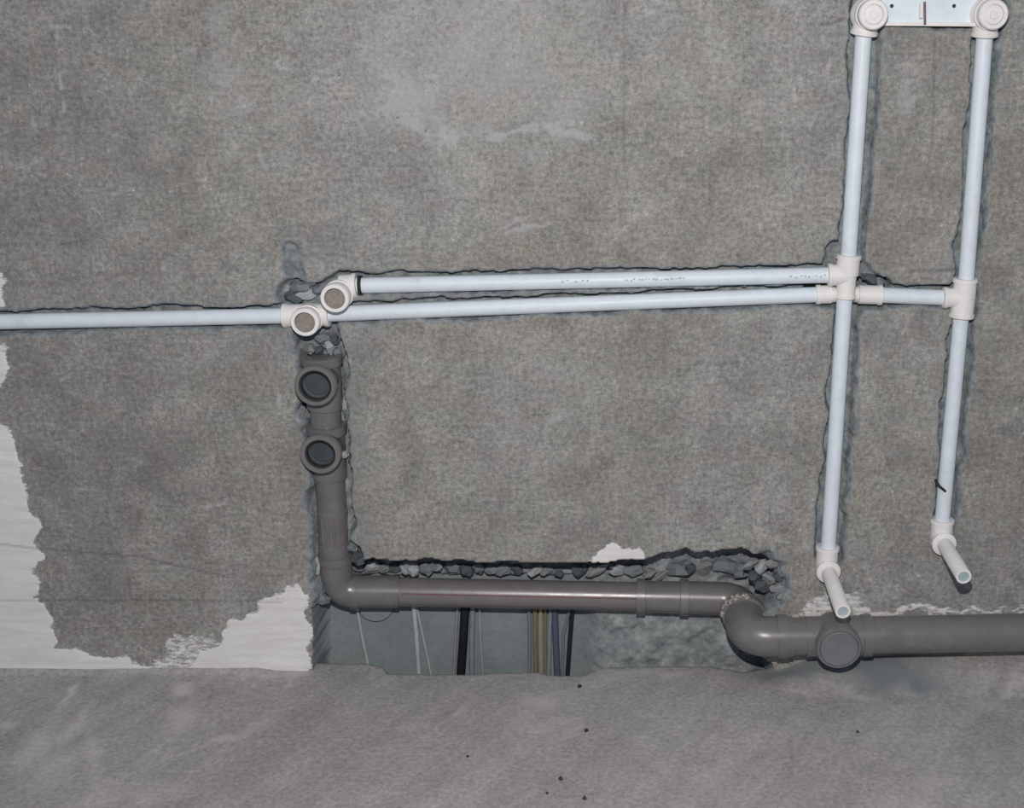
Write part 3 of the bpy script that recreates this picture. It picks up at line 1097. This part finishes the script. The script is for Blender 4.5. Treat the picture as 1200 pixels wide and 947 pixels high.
def drain_tee(fu, fv, yf, vc, r_o, r_i):
    body = MB()
    up, dn = rp(vc - 31), rp(vc + 32)
    ax = (dn - up).normalized()
    L = (dn - up).length
    k = RD * 1.15
    body.lathe(up, ax, [(0, RD * .9), (0, RD * 1.30), (0.012, RD * 1.30), (0.013, k), (L - .002, k), (L, RD)], 32)
    f = P(fu, fv, yf)
    b = rp(vc)
    d = (f - b).normalized()
    d = Vector((0, -1, 0))
    b = Vector((f.x, b.y, f.z))
    Lb = (f - b).length
    body.lathe(b, d, [(0, 0), (0, r_o * .86), (Lb - .020, r_o * .86), (Lb - .018, r_o * .90), (Lb - .012, r_o * .92), (Lb - .011, r_o), (Lb - .0015, r_o), (Lb, r_o * .96), (Lb, r_i * 1.04), (Lb - .002, r_i),
                      (Lb - .034, r_i * .94), (Lb - .034, 0)], 40)
    to = body.build('tee', M_GREY, drain)
    gk = MB().lathe(b, d, [(Lb - .0015, r_i * 1.01), (Lb - .0022, r_i * .89), (Lb - .0065, r_i * .88), (Lb - .008, r_i * 1.0)], 36)
    go = gk.build('rubber_gasket', M_RUB, to)
    pl = MB().lathe(b, d, [(Lb - .0082, r_i * .985), (Lb - .0150, r_i * .95), (Lb - .0155, r_i * .80), (Lb - .0168, r_i * .78), (Lb - .0172, 0)], 32)  # dark colour paints in the shade of a deep open branch
    po_ = pl.build('pipe_inside', M_HOLE, to)
    po_['label'] = 'inside of the open branch, its shade painted dark'
    return to


drain_tee(369, 453, -0.034, 446, 0.0258, 0.0198)
drain_tee(375, 533, -0.026, 527, 0.0258, 0.0190)
# ribbed spigot low on the riser
sp_ = MB()
a, b = rp(596), rp(642)
ax = (b - a).normalized()
L = (b - a).length
sp_.lathe(a, ax, [(0, RD), (0.001, RD * 1.05), (L, RD * 1.05)], 28)
so = sp_.build('ribbed_sleeve', M_GREY, drain)
for k in (-0.5, -0.12, 0.25):
    nrm = Vector((math.sin(k), -math.cos(k), 0))
    MB().tube([a + nrm * RD * 1.06 + ax * L * .1, b + nrm * RD * 1.06 - ax * L * .08], 0.0016, 8).build('rib', M_GREYP, so)

# bottom elbow
ea, eb, ec = rp(632), P(394.5, 693, YH - .004), P(468, 693.5, YH)
el = MB().tube(rounded([ea, eb, ec], 0.028, 12), RD * 1.12, 28).build('elbow', M_GREY, drain)
mb = MB()
d = (rp(640) - rp(660)).normalized()
mb.lathe(rp(656), d, [(0, RD * 1.1), (0, RD * 1.22), (0.011, RD * 1.22), (0.011, RD * 1.0)], 32)
mb.build('socket_collar', M_GREY, el)
mb = MB()
mb.lathe(P(412, 693.3, YH), (1, 0, 0), [(0, RD * 1.1), (0, RD * 1.22), (0.012, RD * 1.22), (0.012, RD)], 32)
mb.build('socket_collar', M_GREY, el)
# horizontal run
hp_a, hp_b = P(460, 693.5, YH), P(760, 699.5, YH)
hpipe = MB().tube([hp_a, hp_b], RD * .99, 32).build('horizontal_pipe', M_GREYP, drain)
ax = (hp_b - hp_a).normalized()
L = (hp_b - hp_a).length
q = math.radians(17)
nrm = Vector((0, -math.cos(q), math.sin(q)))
ln = MB().tube([hp_a + ax * .015 + nrm * RD * .985, hp_b - ax * .01 + nrm * RD * .985], 0.0012, 6).build('reflection_line', M_RED, hpipe)  # reddish reflection on the pipe, put on as a thin coloured strip
ln['label'] = 'thin reddish strip along the pipe, a painted reflection'


def hz(u, y=YH):
    t = (u - 460) / 300.0
    return P(u, 693.5 + 6.0 * t, y)


# double coupling
cp = MB()
c0 = hz(746)
L = (hz(815) - c0).length
cp.lathe(c0, ax, [(0, RD * .95), (0, RD * 1.23), (.0115, RD * 1.23), (.012, RD * 1.09), (L * .5, RD * 1.09), (L - .022, RD * 1.09), (L - .0215, RD * 1.25), (L - .010, RD * 1.25), (L - .0095, RD * 1.12), (L + .012, RD * 1.12), (L + .012, RD * .9)], 36)
cp.build('coupling', M_GREY, drain)
# swan-neck of two bends stepping out of the niche
k1 = P(869, 702, YH)
k2 = P(875, 746, YR)
k0 = hz(812)
k3 = P(928, 746.2, YR)
path = rounded([k0, k1, k2, k3], [0.030, 0.030], 12)
n1 = len(path)
rr = [RD * 1.13 + (RD5 * 1.06 - RD * 1.13) * sstep(0.25, 0.55, i / (n1 - 1)) for i in range(n1)]
sw = MB().tube(path, [float(x) for x in rr], 32).build('swan_neck_bend', M_GREY, drain)
dd = (k2 - k1).normalized()
mc_ = k1 + (k2 - k1) * 0.42
mb = MB().lathe(mc_ - dd * .008, dd, [(0, RD5 * .98), (0, RD5 * 1.17), (.012, RD5 * 1.17), (.0135, RD5 * 1.05), (.0135, RD5 * .98)], 40)
cl = mb.build('socket_collar', M_GREY, sw)
# chalky mortar smear on the collar's upper left
mb = MB()
random.seed(3)
a1 = Vector((-1, 0, 0))
a1 = (a1 - dd * a1.dot(dd)).normalized()
a2 = Vector((0, 0, 1))
a2 = (a2 - dd * a2.dot(dd)).normalized()
for i in range(44):
    t = random.uniform(-0.15, 1.75)
    rad = RD5 * random.uniform(1.155, 1.18)
    c = mc_ + (a1 * math.cos(t) + a2 * math.sin(t)) * rad + dd * random.uniform(-.006, .004)
    s_ = random.uniform(.0018, .0042)
    mb.box(c, (s_, s_ * .7, s_), Matrix.Rotation(random.uniform(0, 3), 3, 'Y'))
sm = mb.build('mortar_smear', M_CHIP, cl, 0)
sm['kind'] = 'stuff'
sm['label'] = 'chalky mortar crumbs stuck on the collar'
# socket before the tee
mb = MB()
s0 = P(910, 746, YR)
axr = (P(1180, 742, YR) - P(930, 746, YR)).normalized()
mb.lathe(s0, axr, [(0, RD5 * .98), (0, RD5 * 1.14), (.014, RD5 * 1.14), (.014, RD5)], 40)
mb.build('socket_collar', M_GREY, sw)
# thick pipe and the tee with its plug
MB().tube([P(915, 746, YR), P(958, 745.5, YR), P(2000, 726, YR + .03)], RD5 * .98, 36).build('thick_pipe', M_GREY, drain)
tb = MB()
t0, t1 = P(944, 745.8, YR), P(1020, 744.6, YR)
L = (t1 - t0).length
tb.lathe(t0, axr, [(0, RD5 * .9), (0, RD5 * 1.05), (L - .012, RD5 * 1.05), (L - .012, RD5 * 1.10), (L, RD5 * 1.10), (L, RD5)], 40)
fc = P(983.5, 760.5, -0.082)
bc = Vector((fc.x, YR, fc.z + 0.0015))
dv = (fc - bc).normalized()
L = (fc - bc).length
tb.lathe(bc, dv, [(-.01, 0), (-.01, RD5 * 1.04), (L - .016, RD5 * 1.04), (L - .015, RD5 * 1.16), (L - .002, RD5 * 1.17), (L, RD5 * 1.12), (L, RD5 * 1.0), (L - .004, RD5 * .98), (L - .004, 0)], 44)
to = tb.build('tee', M_GREY, drain)
pg = MB().lathe(bc, dv, [(L - .004, RD5 * .985), (L + .0006, RD5 * .975), (L + .0016, RD5 * .93), (L + .0012, RD5 * .86), (L + .0012, 0)], 44)
po = pg.build('plug', M_CAP, to)
po['label'] = 'flat slate grey plug closing the branch'

# ------------------------------------------------------------------ cables in the niche
def cable(pts, wpx, colr, label, y=0.085, name='cable', cat='cable', rough=0.5, n=12):
    """pts: photo points from behind the drain down into the trench"""
    ps = []
    for i, (u, v) in enumerate(pts):
        yy = y[i] if isinstance(y, (list, tuple)) else y
        ps.append(P(u, v, 0.0725 + 0.35 * (yy - 0.07)))
    # carry on up behind the drain and down below the slab edge
    d0 = (ps[0] - ps[1]).normalized()
    d1 = (ps[-1] - ps[-2]).normalized()
    ps = [ps[0] + d0 * 0.022] + ps + [ps[-1] + d1 * 0.06]
    r = wpx * 0.00108 / 2 * 1.03
    mat = plastic(name + '_sheath', colr, rough, 0.10, 0.4, 90)
    o = MB().tube(rounded(ps, 0.03, 4), r, n).build(name, mat)
    o['label'] = label
    o['category'] = cat
    o['group'] = 'cables rising through the open niche'
    return o


cable([(419, 716), (424, 745), (431, 778)], 3.8, (0.42, 0.43, 0.43, 1), 'thin pale cable slanting down near the left end of the niche', 0.075)
cable([(485, 712), (488, 745), (491, 790)], 6.2, (0.44, 0.47, 0.50, 1), 'thicker white cable in the niche left of the black one', [0.064, 0.068, 0.07])
cable([(489, 716), (494, 738), (505, 790)], 3.6, (0.36, 0.39, 0.40, 1), 'thin white cable splaying out right of the thicker white one', [0.080, 0.078, 0.07])
cable([(536, 716), (534, 748), (532, 788)], 3.6, (0.27, 0.26, 0.265, 1), 'thin grey cable close against the left of the thick black cable', 0.082)
cable([(545, 712), (543, 748), (540, 790)], 11.5, (0.012, 0.015, 0.02, 1), 'thick black cable in the niche under the drain', 0.090)
cable([(554, 712), (553, 748), (553, 790)], 7.0, (0.22, 0.25, 0.27, 1), 'medium grey cable close against the right of the thick black cable', 0.086)
cable([(562, 714), (563, 748), (566, 790)], 3.4, (0.30, 0.32, 0.32, 1), 'thin pale grey cable right of the medium grey cable', 0.084)
cable([(620, 714), (620.5, 748), (620.5, 790)], 5.0, (0.20, 0.195, 0.21, 1), 'mauve grey cable on the left of the tan cables', 0.086)
cable([(627, 714), (627, 748), (628, 790)], 6.4, (0.20, 0.175, 0.13, 1), 'brownish tan cable between mauve grey and yellow ones', 0.084)
cable([(633.5, 714), (633.5, 748), (634, 790)], 5.4, (0.33, 0.29, 0.18, 1), 'yellowish tan cable in the middle of the niche', 0.082)
cable([(639, 714), (639, 748), (639.5, 790)], 4.2, (0.19, 0.165, 0.12, 1), 'dark tan cable between the yellowish and pale grey cables', 0.085)
cable([(645, 714), (644, 748), (643, 790)], 5.0, (0.25, 0.27, 0.275, 1), 'pale grey cable on the right of the tan cables', 0.086)
cable([(650, 714), (651, 745), (653, 792)], 8.5, (0.085, 0.105, 0.15, 1), 'blue grey cable between pale grey and slim black cables', [0.086, 0.084, 0.08])
cable([(671, 712), (668, 748), (665, 792)], 6.0, (0.016, 0.02, 0.026, 1), 'slim black cable at the right of the cable group', [0.090, 0.086, 0.08])
cable([(667, 716), (660, 745), (659, 792)], 4.2, (0.17, 0.20, 0.22, 1), 'slate grey cable just left of the slim black cable', 0.088)
# dark grit crumbs lying on the screed
random.seed(21)
grit_mat = plastic('dark_grit', (0.05, 0.048, 0.045, 1), 0.9, 0.2, 0.2, 200)
grit = [lump_mesh(70 + k, grit_mat) for k in range(3)]
GRIT = ['dark grit crumb on the floor just below the cable niche', 'dark grit crumb at mid floor below the one nearest the niche',
        'dark grit crumb topmost of the three near the bottom edge', 'dark grit crumb lowest of all at the bottom edge',
        'small grit crumb leftmost of the three near the bottom edge', 'small grit crumb furthest left on the floor',
        'small grit crumb on the floor below the drain plug']
for lb, (u, v, r_) in zip(GRIT, [(679, 805, .0028), (687, 857, .0030), (657, 913, .0027), (685, 936, .0026), (641, 930, .0018), (548, 887, .0018), (1005, 858, .0018)]):
    o = bpy.data.objects.new('grit_crumb', random.choice(grit))
    col.objects.link(o)
    p = F(u, v)
    o.location = (p.x, p.y, p.z + r_ * .35)
    o.scale = (r_, r_, r_ * .8)
    o.rotation_euler = (0, 0, random.uniform(0, 6))
    o['label'] = lb
    o['category'] = 'crumb'
    o['group'] = 'dark grit crumbs on the floor'
# plain round disc on the niche back, half hidden behind the drain
cc_ = P(440, 708, 0.084)
mb = MB().lathe(cc_, (0, -1, 0), [(0, 0.0255), (0.0035, 0.0252), (0.0042, 0.0245), (0.0042, 0)], 36)
rc = mb.build('round_disc', M_NICHE)
rc['label'] = 'round grey disc on the niche back, half hidden behind the drain'
rc['category'] = 'cover'
# ------------------------------------------------------------------ end
bpy.context.view_layer.update()
